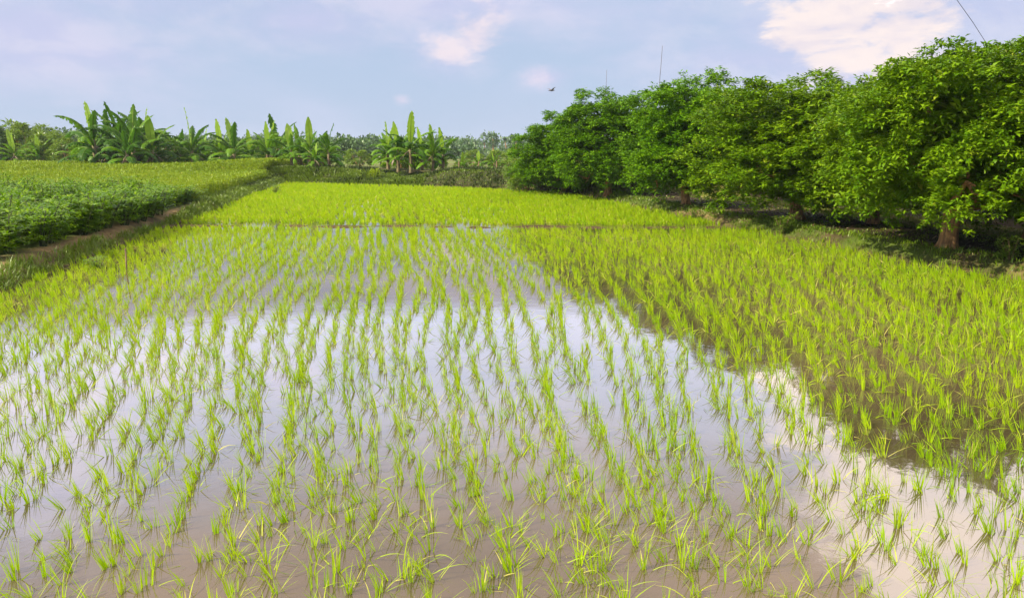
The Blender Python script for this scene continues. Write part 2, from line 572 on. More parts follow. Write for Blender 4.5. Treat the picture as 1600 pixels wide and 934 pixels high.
# ------------------------------------------------------------------ ground and water
def build_ground():
    gx = np.concatenate([-np.geomspace(900, 31, 26), np.arange(-30, -20, 0.5), np.arange(-20, 16, 0.2), np.arange(16, 30, 0.5), np.geomspace(31, 900, 26)])
    gy = np.concatenate([-np.geomspace(300, 3, 10), np.arange(-2, 24, 0.2), np.arange(24, 62, 0.33), np.geomspace(63, 1600, 34)])
    X, Y = np.meshgrid(gx, gy)
    P = np.stack([X.ravel(), Y.ravel()], -1)
    h = height(P)
    x, y = P[:, 0], P[:, 1]
    far_far = sstep(y, 150, 700)
    h = h + far_far * 0.3
    d = poly_dist(P, PADDY)
    n1 = fnoise(x * 0.35, y * 0.35, 5)
    n2 = fnoise(x * 1.3, y * 1.3, 6)
    n3 = fnoise(x * 0.05, y * 0.05, 8)
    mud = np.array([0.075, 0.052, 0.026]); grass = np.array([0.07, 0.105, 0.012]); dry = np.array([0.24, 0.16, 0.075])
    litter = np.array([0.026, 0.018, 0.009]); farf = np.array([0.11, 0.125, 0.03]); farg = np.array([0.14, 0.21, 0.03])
    def mixc(a, b, t):
        return a * (1 - t[:, None]) + b * t[:, None]
    c = np.tile(mud, (len(P), 1))
    g = sstep(d, 0.03, 0.2)
    c = mixc(c, grass, g * sstep(n2, 0.25, 0.5))
    c = mixc(c, dry, g * sstep(n1, 0.56, 0.72) * 0.7)
    # worn brown line of the left dike
    c = mixc(c, dry, sstep(-x, 5, 6) * (1 - sstep(y, 24, 30)) * sstep(d, 0.1, 0.3) * (1 - sstep(d, 0.5, 0.9)) * sstep(n2, 0.3, 0.5) * 0.9)
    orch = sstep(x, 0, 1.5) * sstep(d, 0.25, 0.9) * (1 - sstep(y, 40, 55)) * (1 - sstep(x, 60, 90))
    c = mixc(c, litter, orch * (0.75 + 0.25 * sstep(n2, 0.4, 0.6)))  # fallen-leaf soil, with the shade under the crowns darkened into its colour
    lane = orch * sstep(x - 0.0, 3, 5) * sstep(d, 3.0, 3.4) * (1 - sstep(d, 4.6, 5.4))
    c = mixc(c, np.array([0.19, 0.19, 0.03]), lane * 0.85)
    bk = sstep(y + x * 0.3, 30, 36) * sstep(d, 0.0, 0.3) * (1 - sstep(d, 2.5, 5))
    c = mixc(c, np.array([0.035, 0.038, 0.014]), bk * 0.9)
    ff = sstep(y, 52, 58)
    c = mixc(c, farf, ff * (0.6 + 0.4 * sstep(n1, 0.3, 0.6)))
    c = mixc(c, farg, ff * sstep(n3, 0.45, 0.6) * sstep(y, 60, 90))
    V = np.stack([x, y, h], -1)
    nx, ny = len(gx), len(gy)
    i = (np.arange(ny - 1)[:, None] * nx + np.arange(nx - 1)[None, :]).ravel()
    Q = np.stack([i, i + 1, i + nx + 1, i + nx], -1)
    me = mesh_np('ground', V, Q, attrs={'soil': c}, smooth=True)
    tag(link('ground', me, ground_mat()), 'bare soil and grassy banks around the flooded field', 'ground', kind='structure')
    # still water over the paddy, its edge under the banks
    xs = np.arange(-17, 12.1, 0.5); ys = np.arange(0.5, 52, 0.5)
    XX, YY = np.meshgrid(xs, ys)
    PP = np.stack([XX.ravel(), YY.ravel()], -1)
    keep = (poly_dist(PP, PADDY) < 0.75).reshape(XX.shape)
    k = keep[:-1, :-1] & keep[1:, :-1] & keep[:-1, 1:] & keep[1:, 1:]
    idx = (np.arange(len(ys) - 1)[:, None] * len(xs) + np.arange(len(xs) - 1)[None, :])[k]
    Q = np.stack([idx, idx + 1, idx + len(xs) + 1, idx + len(xs)], -1)
    used, inv = np.unique(Q, return_inverse=True)
    V = np.concatenate([PP, np.zeros((len(PP), 1))], 1)[used]
    me = mesh_np('water', V, inv.reshape(-1, 4), smooth=True)
    tag(link('water', me, water_mat()), 'still muddy water of the flooded rice field', 'water', kind='structure')


build_ground()


def build_haze():
    x0, x1, y0, y1, z0, z1 = -1000, 1000, -320, 1700, -1.2, 16
    V = np.array([(x, y, z) for z in (z0, z1) for y in (y0, y1) for x in (x0, x1)])
    Q = np.array([(0, 2, 3, 1), (4, 5, 7, 6), (0, 1, 5, 4), (2, 6, 7, 3), (0, 4, 6, 2), (1, 3, 7, 5)])
    m, N = new_mat('haze_air')
    pv = N.n('ShaderNodeVolumePrincipled', inp={'Color': (0.80, 0.88, 1.0, 1), 'Density': 0.0003, 'Anisotropy': 0.0})
    o = N.n('ShaderNodeOutputMaterial'); N.t.links.new(pv.outputs[0], o.inputs[1])
    tag(link('haze', mesh_np('haze', V, Q), m), 'thin bluish haze of the air over the fields', 'haze', kind='stuff')


build_haze()


# ------------------------------------------------------------------ mango orchard on the right
def leaf_clusters(centres, normals, per, lmin, lmax, wmin, wmax, sp, K=2, seed=1, droop=1.0):
    """rosettes of leaves at the given shoot tips"""
    r = np.random.default_rng(seed)
    n = len(centres)
    c = np.repeat(centres, per, 0)
    nn = np.repeat(normals, per, 0)
    m = len(c)
    az = r.random(m) * 2 * np.pi
    out_az = np.arctan2(nn[:, 1], nn[:, 0])
    # leaves fan round the shoot and favour the outward side
    mixf = r.random(m) < 0.5
    az = np.where(mixf, out_az + r.normal(0, 0.9, m), az)
    phi = R(70) + r.normal(0, R(20), m) - nn[:, 2] * R(14)
    bend = R(60) * droop + r.normal(0, R(16), m)
    L = r.uniform(lmin, lmax, m)
    W = r.uniform(wmin, wmax, m)
    ctint = np.repeat(r.random(n), per)
    tint = np.clip(ctint * 0.75 + r.random(m) * 0.25, 0, 1)
    base = c + r.normal(0, 0.03, (m, 3))
    V, Q, T, A = blades(base, az, phi, bend, L, W, K=K, profile='leaf', tint=tint, twist=r.normal(0, 0.45, m))
    sp.add(V, Q, T, A)


def crown_points(r, n_lobes, rx, ry, z0, z1, n_clusters, lobe_r, bunch=0):
    """shoot tips over an uneven crown made of many overlapping billows"""
    zc = z0 + (z1 - z0) * 0.40
    hz_up, hz_dn = z1 - zc, zc - z0
    # billow centres on a dome
    g = (1 + 5 ** 0.5) / 2
    L = []
    for i in range(n_lobes):
        u = 1 - 1.95 * (i + 0.5) / n_lobes
        th = 2 * math.pi * i / g + r.uniform(-0.3, 0.3)
        rr = math.sqrt(max(0, 1 - u * u)) if u > 0 else (1 - abs(u) ** 5) ** 0.4
        if u > 0: rr = rr ** 0.7
        k = r.uniform(0.70, 1.0)
        L.append((rr * math.cos(th) * (rx - lobe_r * .55) * k, rr * math.sin(th) * (ry - lobe_r * .55) * k,
                  zc + u * ((hz_up if u > 0 else hz_dn) - lobe_r * .5) * k, lobe_r * r.uniform(0.6, 1.25)))
    L = np.array(L)
    C, Nn = [], []
    while sum(len(a) for a in C) < n_clusters:
        i = r.integers(0, n_lobes, 4000)
        v = r.normal(0, 1, (4000, 3)); v /= np.linalg.norm(v, axis=1)[:, None]
        v[:, 2] = np.abs(v[:, 2]) * np.where(r.random(4000) < 0.25, -1, 1)
        p = L[i, :3] + v * L[i, 3:4] * np.array([1, 1, 0.85]) * r.uniform(0.86, 1.06, (4000, 1))
        # outward side of the crown only
        o = p - np.array([0, 0, zc]); o[:, 2] = np.where(o[:, 2] < 0, o[:, 2] * .35, o[:, 2]); o /= np.array([rx, ry, hz_up])
        on = np.linalg.norm(o, axis=1)
        dots = (v * o).sum(1) / on
        # drop those buried deep in another billow
        dd = np.linalg.norm(p[:, None, :] - L[None, :, :3], axis=2) / L[None, :, 3]
        buried = (dd < 0.72).sum(1) > 0
        keep = ((dots > -0.15) & ~buried) | (r.random(4000) < 0.05)
        keep &= p[:, 2] > z0 * 0.6
        C.append(p[keep]); Nn.append(v[keep])
    C = np.concatenate(C)[:n_clusters]; Nn = np.concatenate(Nn)[:n_clusters]
    # shoots gather in small hanging bunches with shaded gaps between them
    if bunch:
        nb = n_clusters // bunch
        i = np.repeat(np.arange(nb), bunch)
        v = r.normal(0, 1, (len(i), 3)); v /= np.linalg.norm(v, axis=1)[:, None]
        v[:, 2] = np.abs(v[:, 2]) * np.where(r.random(len(i)) < .2, -1, 1)
        br = np.repeat(r.uniform(.15, .30, nb), bunch)[:, None]
        C = C[i] + (v + Nn[i] * .4) * br * np.array([1, 1, .8]) * r.uniform(.75, 1.05, (len(i), 1))
        Nn = v * .6 + Nn[i] * .4
        Nn /= np.linalg.norm(Nn, axis=1)[:, None]
    return C, Nn, L


def mango_meshes(seed, rx, ry, z0, z1, n_clusters, trunk_h, trunk_r, lobes=46, lobe_r=0.62, leafscale=1.0, fork=True):
    r = np.random.default_rng(seed)
    C, Nn, L = crown_points(r, lobes, rx, ry, z0, z1, n_clusters, lobe_r, 12)
    sp = Soup()
    leaf_clusters(C, Nn, 9, 0.085 * leafscale, 0.14 * leafscale, 0.034 * leafscale, 0.052 * leafscale, sp, seed=seed)
    # inner foliage, seen only through the gaps
    v = r.normal(0, 1, (int(n_clusters * 0.22), 3)); v /= np.linalg.norm(v, axis=1)[:, None]
    zc = z0 + (z1 - z0) * 0.45
    p = v * np.array([rx * .62, ry * .62, (z1 - zc) * .62]) * r.uniform(0.7, 1, (len(v), 1)) + np.array([0, 0, zc])
    leaf_clusters(p, v, 8, 0.2 * leafscale, 0.3 * leafscale, 0.07 * leafscale, 0.1 * leafscale, sp, seed=seed + 50)
    crown = sp.mesh('crown')
    T = Tubes()
    lean = r.uniform(-0.12, 0.12, 2)
    top = Vector((lean[0], lean[1], trunk_h))
    T.add([(0, 0, -0.15), (0.0, 0, 0.03), (lean[0] * .3, lean[1] * .3, trunk_h * .3), (lean[0] * .7, lean[1] * .7, trunk_h * .7), top],
          [trunk_r * 1.35, trunk_r * 1.12, trunk_r * 0.98, trunk_r * 0.92, trunk_r * 0.85], 12)
    for k in range(5):
        a = k / 5 * 6.28 + r.uniform(-.3, .3)
        T.add([(math.cos(a) * trunk_r * .6, math.sin(a) * trunk_r * .6, 0.16), (math.cos(a) * trunk_r * 1.1, math.sin(a) * trunk_r * 1.1, 0.02),
               (math.cos(a) * trunk_r * 1.7, math.sin(a) * trunk_r * 1.7, -0.1)], [trunk_r * .35, trunk_r * .30, trunk_r * .12], 6)
    order = r.permutation(len(L))[:14]
    for j in order:
        e = top.lerp(Vector(L[j, :3]), 0.85)
        m1 = top.lerp(e, 0.35) + Vector(r.normal(0, .1, 3)); m1.z -= 0.05
        m2 = top.lerp(e, 0.7) + Vector(r.normal(0, .12, 3))
        T.add([top - Vector((0, 0, trunk_h * .25)), top.lerp(m1, .4), m1, m2, e], [trunk_r * .6, trunk_r * .48, trunk_r * .36, trunk_r * .22, trunk_r * .08], 7)
        for _ in range(2):
            e2 = e + Vector(r.normal(0, .18, 3))
            T.add([m2, m2.lerp(e2, .5) + Vector(r.normal(0, .05, 3)), e2], [trunk_r * .18, trunk_r * .12, trunk_r * .04], 5)
    return crown, T.mesh('trunk')


def tree(name, meshes, loc, rz, sc, mat, label, cat='tree', group=None):
    root = empty(name, loc, rz, sc)
    tag(root, label, cat, group)
    crown, trunk = meshes
    if mat is not None:
        c = crown.copy() if len(crown.materials) and crown.materials[0] != mat else crown
        link('crown', c, mat, root)
    else:
        link('crown', crown, None, root)
    link('trunk', trunk, M['bark'], root)
    return root


mA = mango_meshes(11, 2.65, 2.6, 0.50, 4.0, 9400, 0.95, 0.17, lobes=64, lobe_r=0.56)
mB = mango_meshes(12, 2.3, 2.3, 0.16, 3.9, 7400, 0.9, 0.14, lobes=56, lobe_r=0.52)
mC = mango_meshes(13, 1.9, 1.9, 0.14, 4.3, 6200, 0.8, 0.12, lobes=50, lobe_r=0.48)
GM = 'mango trees of the orchard on the right'


def mango(meshes, px, py, rz, sc, mat, label):
    p = at(px, py, 0.2)
    z = zat(p[0], p[1])
    return tree('mango_tree', meshes, (p[0], p[1], z), rz, sc, mat, label, group=GM)


mango(mA, 1480, 388, 0.0, (.86, .95, .885), M['mango_yellow'], 'tall mango tree with bare orange brown trunk at the right edge of the rice')
mango(mB, 1365, 350, 2.1, (.95, .95, 0.80), M['mango_yellow'], 'lower yellowish mango tree set back between two taller dark ones')
mango(mB, 1245, 343, 1.2, (1.18, 1.18, 0.91), M['mango'], 'broad dark green mango tree with low skirt reaching the ground')
mango(mC, 1072, 321, 0.3, (1.15, 1.15, .95), M['mango'], 'tall dense mango tree in the middle of the orchard row')
mango(mC, 950, 304, 2.6, (1.18, 1.18, .95), M['mango'], 'mango tree with thin dark trunk, second from the far end')
mango(mC, 878, 297, 4.0, (1.1, 1.1, 0.85), M['mango_yellow'], 'small pale green mango tree at the far end of the row')
mango(mB, 1610, 374, 3.3, (1.0, 1.0, .90), M['mango'], 'mango tree cut by the right edge of the photo behind the nearest')
mango(mA, 1900, 430, 5.0, (0.85, 0.85, 0.74), M['mango'], 'mango tree at the right edge of the photo, nearest to the viewer')
# the second row across the lane
for (x, y, rz, s, lab) in [(14.2, 20.5, 0.9, 1.0, 'shaded mango tree in the second row behind the nearest trunk'),
                           (12.6, 26.5, 2.2, 0.98, 'shaded mango tree in the second row behind the broad dark tree'),
                           (10.8, 32.5, 3.1, 0.95, 'shaded mango tree in the second row behind the middle of the row'),
                           (8.2, 37.5, 4.4, 0.85, 'shaded mango tree in the second row near its far end'),
                           (15.5, 14.5, 5.2, 1.0, 'shaded mango tree in the second row at the right edge of photo')]:
    tree('mango_tree', mB, (x, y, zat(x, y)), rz, (s, s, s), M['mango'], lab, group=GM)
# low tree filling the near-left end of the orchard, leafy to the ground
bl = mango_meshes(15, 1.15, 1.15, 0.15, 2.3, 800, 0.5, 0.07, lobes=24, lobe_r=0.42)
p = at(826, 293, 0.3)
tree('mango_sapling', bl, (p[0], p[1] + 1.5, zat(p[0], p[1] + 1.5)), 0.5, (1, 1, 1), M['bush_leaf'],
     'low pale leafy mango sapling at the far tip of orchard', group=GM)

# ------------------------------------------------------------------ banana plants
def banana_leaf(seed, L=2.1, W=0.52, phi0=20, bend=75, tears=True, fold=0.4):
    r = np.random.default_rng(seed)
    K = 22
    s = np.linspace(0, 1, K + 1)
    phi = R(phi0) + R(bend) * s ** 1.6
    dl = L / K
    pm = (phi[1:] + phi[:-1]) / 2
    rr = np.concatenate([[0], np.cumsum(np.sin(pm) * dl)])
    hh = np.concatenate([[0], np.cumsum(np.cos(pm) * dl)])
    V, Q, T, A = [], [], [], []
    pet = 0.13
    for side in (-1, 1):
        for i in range(K):
            if s[i + 1] < pet:
                continue
            t0, t1 = s[i], s[i + 1]
            def w(t):
                u = (t - pet) / (1 - pet)
                return W / 2 * max(0.02, math.sin(math.pi * min(1, max(0, u * 0.93 + 0.06)))) ** 0.55
            # each strip between two tears hangs a little on its own
            drop = r.uniform(0.1, 0.9) if tears else 0.2
            sl = r.uniform(-0.04, 0.04)
            gap = 0.35 if (tears and r.random() < 0.55) else 0.0
            rag = r.uniform(0.6, 1.0) if tears else 1.0
            base = len(V)
            for (t, j, g) in ((t0, i, gap), (t1, i + 1, -gap)):
                ww = w(t)
                nx, nz = math.cos(phi[j]), -math.sin(phi[j])     # leaf plane normal in bending plane
                V.append((rr[j], 0, hh[j]))
                m = 0.5
                V.append((rr[j] + nx * (-fold * ww * m) * -0.2, side * ww * m, hh[j] - fold * 0.25 * ww * m - nz * 0))
                V.append((rr[j] + sl + g * 0.25 * dl, side * ww * rag * (1 - 0.5 * drop * fold), hh[j] - ww * (0.15 + 0.9 * drop * fold)))
            a, b = base, base + 3
            Q += [(a, a + 1, b + 1, b), (a + 1, a + 2, b + 2, b + 1)]
            ti = r.uniform(0.2, 0.8)
            T += [ti] * 6; A += [t0] * 3 + [t1] * 3
    # midrib as a thin ribbon tube
    tv, tq, tt = tube([(rr[j], 0, hh[j] + 0.004) for j in range(0, K + 1, 3)], [0.035 * (1 - 0.85 * j / K) for j in range(0, K + 1, 3)], 5)
    n0 = len(V)
    V = np.concatenate([np.array(V), tv]); Q = np.concatenate([np.array(Q), tq + n0])
    T += [0.95] * len(tv); A += [0.5] * len(tv)
    return mesh_np('banana_leaf_blade', V, Q, tt + n0, attrs={'tint': T, 'along': A})


LEAVES = [banana_leaf(k, L=random.uniform(1.8, 2.3), W=(0.5 if k < 2 else random.uniform(0.60, 0.78)), phi0=ph, bend=bd, tears=True)
          for k, (ph, bd) in enumerate([(9, 22), (20, 50), (30, 75), (40, 95), (50, 105), (62, 95), (80, 75)])]
for m_ in LEAVES: m_.materials.append(M['banana'])
YLEAF = [banana_leaf(40 + k, L=2.0, W=0.5, phi0=ph, bend=bd, tears=False, fold=0.15) for k, (ph, bd) in enumerate([(3, 8), (12, 14)])]
for m_ in YLEAF: m_.materials.append(M['banana_young'])
DEAD = [banana_leaf(60 + k, L=1.5, W=0.3, phi0=120, bend=50, tears=True, fold=0.7) for k in range(2)]
for m_ in DEAD: m_.materials.append(M['litter'])
_T = Tubes()
_T.add([(0, 0, -0.1), (0.02, 0, 0.1), (0.03, 0.01, 0.9), (0.0, 0.0, 1.5), (0.0, 0.0, 1.8)], [0.17, 0.16, 0.13, 0.10, 0.07], 9)
STEM = _T.mesh('banana_stem'); STEM.materials.append(M['stem'])


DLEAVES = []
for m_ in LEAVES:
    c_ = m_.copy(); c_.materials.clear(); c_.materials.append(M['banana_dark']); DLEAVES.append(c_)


def banana(x, y, z, h, label, group, seed, young=0.3, spread=1.0, dark=0.35):
    """h is the whole height, about 4 m at scale 1"""
    r = random.Random(seed)
    s = h / 4.0
    root = empty('banana_plant', (x, y, z), r.uniform(0, 6.28), (s, s, s))
    tag(root, label, 'banana plant', group)
    link('stem', STEM, None, root)
    n = r.randint(12, 15)
    a = r.uniform(0, 6.28)
    for k in range(n):
        if k == 0:
            me = YLEAF[0] if r.random() < young + .2 else LEAVES[0]
        elif k == 1:
            me = YLEAF[1] if r.random() < young else LEAVES[1]
        else:
            me = LEAVES[min(6, 1 + k * 6 // n)]
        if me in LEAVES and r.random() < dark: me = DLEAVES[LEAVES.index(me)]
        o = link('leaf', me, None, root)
        a += 2.4 + r.uniform(-.4, .4)
        o.rotation_euler = (r.uniform(-.12, .12), r.uniform(-.12, .12), a)
        o.location = (0, 0, 1.75 - 0.06 * k)
        q = r.uniform(0.8, 1.12) * (1.05 if k < 2 else 1) * spread
        o.scale = (q, q * r.uniform(.85, 1.15), q)
    for k in range(r.randint(1, 2)):
        o = link('dry_leaf', DEAD[k], None, root)
        o.rotation_euler = (0, 0, r.uniform(0, 6.28)); o.location = (0, 0, 1.5)
        o['label'] = 'dry brown hanging banana leaf'
    return root


def banana_px(px, base_z, y, top_py, label, group, seed, **kw):
    p = at_y(px, 238, y)
    zt = at_y(px, top_py, y)[2]
    return banana(p[0], y, base_z, max(1.2, (zt - base_z)), label, group, seed, **kw)


G1 = 'banana plants of the tall clump behind the left field'
for i, (px, y, ty, lab) in enumerate([
        (148, 54, 150, 'tall banana plant at the left side of the big clump, with pale upright leaf'),
        (172, 57, 176, 'dark banana plant low inside the left half of the big clump'),
        (188, 55, 146, 'banana plant with highest leaf, in the middle of the big clump'),
        (208, 53, 160, 'dark banana plant standing right of the middle of the big clump'),
        (226, 56, 158, 'banana plant at right of the big clump with leaf arching right'),
        (238, 54, 178, 'shorter banana plant on the right flank of the big clump'),
        (198, 51, 186, 'short banana plant in front of the big left clump')]):
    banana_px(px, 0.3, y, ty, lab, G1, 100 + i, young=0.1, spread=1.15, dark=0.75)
G2 = 'smaller banana plants in the line behind the left field'
for i, (px, y, ty, lab) in enumerate([
        (122, 60, 208, 'small bright banana plant just left of the big clump'),
        (283, 58, 198, 'small banana plant just right of the big clump'),
        (300, 56, 178, 'banana plant with a bright upright leaf, right of the big clump'),
        (318, 60, 205, 'low banana plant beside the one with bright upright leaf'),
        (345, 58, 190, 'pale banana plant midway between the big clump and the bank corner'),
        (366, 56, 186, 'banana plant with two light upright leaves near the field back edge'),
        (392, 60, 208, 'low dark banana plant near the back edge of the field'),
        (418, 57, 186, 'banana plant with light leaf left of the bank corner'),
        (434, 59, 182, 'banana plant with tall narrow dark leaf above the bank corner'),
        (22, 66, 205, 'banana plant low at the far left edge of the photo'),
        (60, 68, 208, 'banana plant low near the left edge, half hidden by bushes')]):
    banana_px(px, 0.3, y, ty, lab, G2, 200 + i, young=0.5, spread=1.2)
G3 = 'banana plants on the far bank beside the left field corner'
for i, (px, y, ty, lab) in enumerate([
        (455, 51, 196, 'banana plant at the left end of the bank corner clump'),
        (470, 53, 192, 'banana plant with light leaves second in the bank corner clump'),
        (484, 50, 190, 'banana plant in the centre of the bank corner clump'),
        (500, 52, 200, 'banana plant right of centre in the bank corner clump'),
        (513, 50, 196, 'banana plant with leaf pointing up right, end of corner clump'),
        (492, 48.5, 222, 'low young banana plant at the foot of the corner clump')]):
    banana_px(px, 0.75, y, ty, lab, G3, 300 + i, young=0.4, spread=1.2)
G4 = 'banana plants of the lone clump in the middle of the far bank'
for i, (px, y, ty, lab) in enumerate([
        (606, 48, 195, 'banana plant at the left end of the middle bank clump'),
        (622, 47, 190, 'banana plant left of centre in the middle bank clump'),
        (641, 46, 179, 'banana plant with a big pale upright leaf above the middle clump'),
        (659, 48, 196, 'dark banana plant right of the big pale leaf'),
        (676, 46, 202, 'dark banana plant in the right half of the middle bank clump'),
        (692, 47, 200, 'banana plant with leaf reaching up right, end of middle clump')]):
    banana_px(px, 0.75, y, ty, lab, G4, 400 + i, young=0.45, spread=1.2)
# the big pale upright leaf over the middle clump is turned face on to the field
G5 = 'young banana plants in the brown plot beyond the bank'
for i, (px, y, ty, lab) in enumerate([
        (722, 50, 236, 'young banana plant just right of the middle bank clump'),
        (748, 54, 232, 'young banana plant in the brown plot, second from left'),
        (772, 52, 230, 'young banana plant with bright leaves in the brown plot'),
        (795, 56, 233, 'young banana plant beside the orchard end')]):
    banana_px(px, 0.4, y, ty, lab, G5, 500 + i, young=0.8)


# ------------------------------------------------------------------ bushes at far left, behind the field
def bush_mesh(seed, rx, ry, h, n, lmin=0.10, lmax=0.2):
    r = np.random.default_rng(seed)
    C, Nn, L = crown_points(r, 16, rx, ry, 0.1, h, n, 0.32)
    sp = Soup()
    leaf_clusters(C, Nn, 8, lmin, lmax, 0.04, 0.08, sp, seed=seed, droop=0.7)
    T = Tubes()
    for j in range(8):
        e = Vector(L[j, :3])
        T.add([(0, 0, -0.05), e * 0.5 + Vector((0, 0, .05)), e], [0.035, 0.025, 0.01], 5)
    return sp.mesh('foliage'), T.mesh('stems')


bm1 = bush_mesh(21, 1.5, 1.5, 2.4, 500, 0.16, 0.34)
bm2 = bush_mesh(22, 1.3, 1.3, 1.9, 420, 0.16, 0.34)


def bush(name, me, loc, rz, sc, mat, label, cat='bush', group=None):
    root = empty(name, loc, rz, sc)
    tag(root, label, cat, group)
    a = me[0]
    if len(a.materials) and a.materials[0] != mat:
        key = a.name + mat.name
        if key not in bush.cache:
            c = a.copy(); c.materials.clear(); c.materials.append(mat); bush.cache[key] = c
        a = bush.cache[key]
    link('foliage', a, mat, root)
    link('stems', me[1], M['bark'], root)
    return root
bush.cache = {}


GB = 'leafy bushes behind the left field'
k = 0
for (px, y, ty, mt, lab) in [(-25, 70, 196, 'far_leaf', 'bushy tree cut by the left edge of the photo behind the field'),
                             (12, 74, 188, 'bush_leaf', 'leafy green bush at far left under the horizon trees'),
                             (44, 72, 192, 'bush_leaf', 'leafy green bush second from the left edge'),
                             (75, 70, 203, 'bush_leaf', 'lighter green bush third from the left edge'),
                             (102, 68, 214, 'bush_leaf', 'low yellowish bush left of the big banana clump'),
                             (262, 66, 214, 'far_leaf', 'dark bush filling the gap right of the big banana clump'),
                             (335, 68, 214, 'far_leaf', 'dark bush behind the small banana plants in the line'),
                             (385, 66, 212, 'far_leaf', 'dark bush behind the banana line near the bank corner'),
                             (408, 64, 222, 'bush_leaf', 'small bush at the bank corner behind the field')]:
    pz = at_y(px, ty, y)
    me = (bm1, bm2)[k % 2]
    hh = (2.4, 1.9)[k % 2]
    s = (pz[2] - 0.2) / hh
    bush('bush', me, (pz[0], y, 0.2), k * 1.3, (s * 0.9, s * 0.9, s), M[mt], lab, group=GB)
    k += 1
for (px, y, ty, mt, lab) in [(160, 58, 205, 'cassava', 'dark undergrowth at the left foot of the big banana clump'),
                             (195, 60, 196, 'cassava', 'dark undergrowth filling the middle of the big banana clump'),
                             (232, 59, 203, 'cassava', 'dark undergrowth at the right foot of the big banana clump'),
                             (310, 62, 218, 'cassava', 'dark undergrowth among small bananas right of the big clump'),
                             (355, 62, 216, 'cassava', 'dark undergrowth among the pale banana plants midway'),
                             (432, 62, 214, 'cassava', 'dark undergrowth at the back of the bank corner bananas'),
                             (478, 56, 217, 'cassava', 'dark undergrowth inside the bank corner banana clump'),
                             (505, 56, 222, 'cassava', 'dark undergrowth at the right end of corner banana clump'),
                             (630, 52, 226, 'cassava', 'dark undergrowth behind the left half of middle banana clump'),
                             (672, 52, 224, 'cassava', 'dark undergrowth behind the right half of middle banana clump'),
                             (560, 70, 232, 'bush_leaf', 'low green shrub in the gap between the two bank clumps'),
                             (738, 62, 234, 'bush_leaf', 'low green shrub in the brown plot near its left end'),
                             (782, 62, 232, 'bush_leaf', 'low green shrub in the brown plot near the orchard')]:
    pz = at_y(px, ty, y)
    me = (bm1, bm2)[k % 2]
    s = (pz[2] - 0.4) / (2.4, 1.9)[k % 2]
    bush('bush', me, (pz[0], y, 0.4), k * 1.3, (max(s, .55) * 1.15, max(s, .55) * 1.0, s), M[mt], lab, group='undergrowth around the banana plants')
    k += 1
p = at(490, 276, 0.25)
bush('bush', bm2, (p[0], p[1] + 0.6, 0.3), 0.6, (0.6, 0.6, 0.42), M['cassava'], 'dark low bush on the bank under the corner banana clump')
p = at(716, 268, 0.4)
bush('bush', bm2, (p[0], p[1] + 2.0, 0.45), 0.2, (0.45, 0.45, 0.4), M['weed'], 'small brownish bush right of the middle banana clump')


# ------------------------------------------------------------------ the leafy bushes of the left field
def cassava_mesh(seed):
    r = np.random.default_rng(seed)
    sp = Soup()
    nst = 7
    tips = []
    T = Tubes()
    for k in range(nst):
        a = r.uniform(0, 6.28); rr = r.uniform(0.08, 0.36); h = r.uniform(0.38, 0.66)
        e = np.array([math.cos(a) * rr, math.sin(a) * rr, h])
        T.add([(e[0] * .15, e[1] * .15, -0.03), tuple(e * 0.55), tuple(e)], [0.012, 0.010, 0.005], 4)
        for j in range(20):
            f = r.uniform(0.12, 1.0)
            b = e * f
            aa = r.uniform(0, 6.28); pl = r.uniform(0.06, 0.2)
            tips.append((b[0] + math.cos(aa) * pl, b[1] + math.sin(aa) * pl, b[2] + r.uniform(-0.02, 0.08)))
    C = np.array(tips); n = len(C); per = 6
    c = np.repeat(C, per, 0)
    az0 = np.repeat(r.random(n) * 6.28, per)
    az = az0 + np.tile(np.linspace(-2.2, 2.2, per), n)
    m = len(c)
    V, Q, Tt, A = blades(c, az, R(68) + r.normal(0, R(14), m), R(30) + r.normal(0, R(10), m), r.uniform(0.07, 0.13, m), r.uniform(0.022, 0.036, m),
                         K=2, profile='leaf', tint=np.clip(np.repeat(r.random(n), per) * .8 + r.random(m) * .2, 0, 1))
    sp.add(V, Q, Tt, A)
    return sp.mesh('foliage'), T.mesh('stems')


CM = [cassava_mesh(70 + k) for k in range(4)]
for f_, s_ in CM:
    f_.materials.append(M['cassava']); s_.materials.append(M['green_stem'])


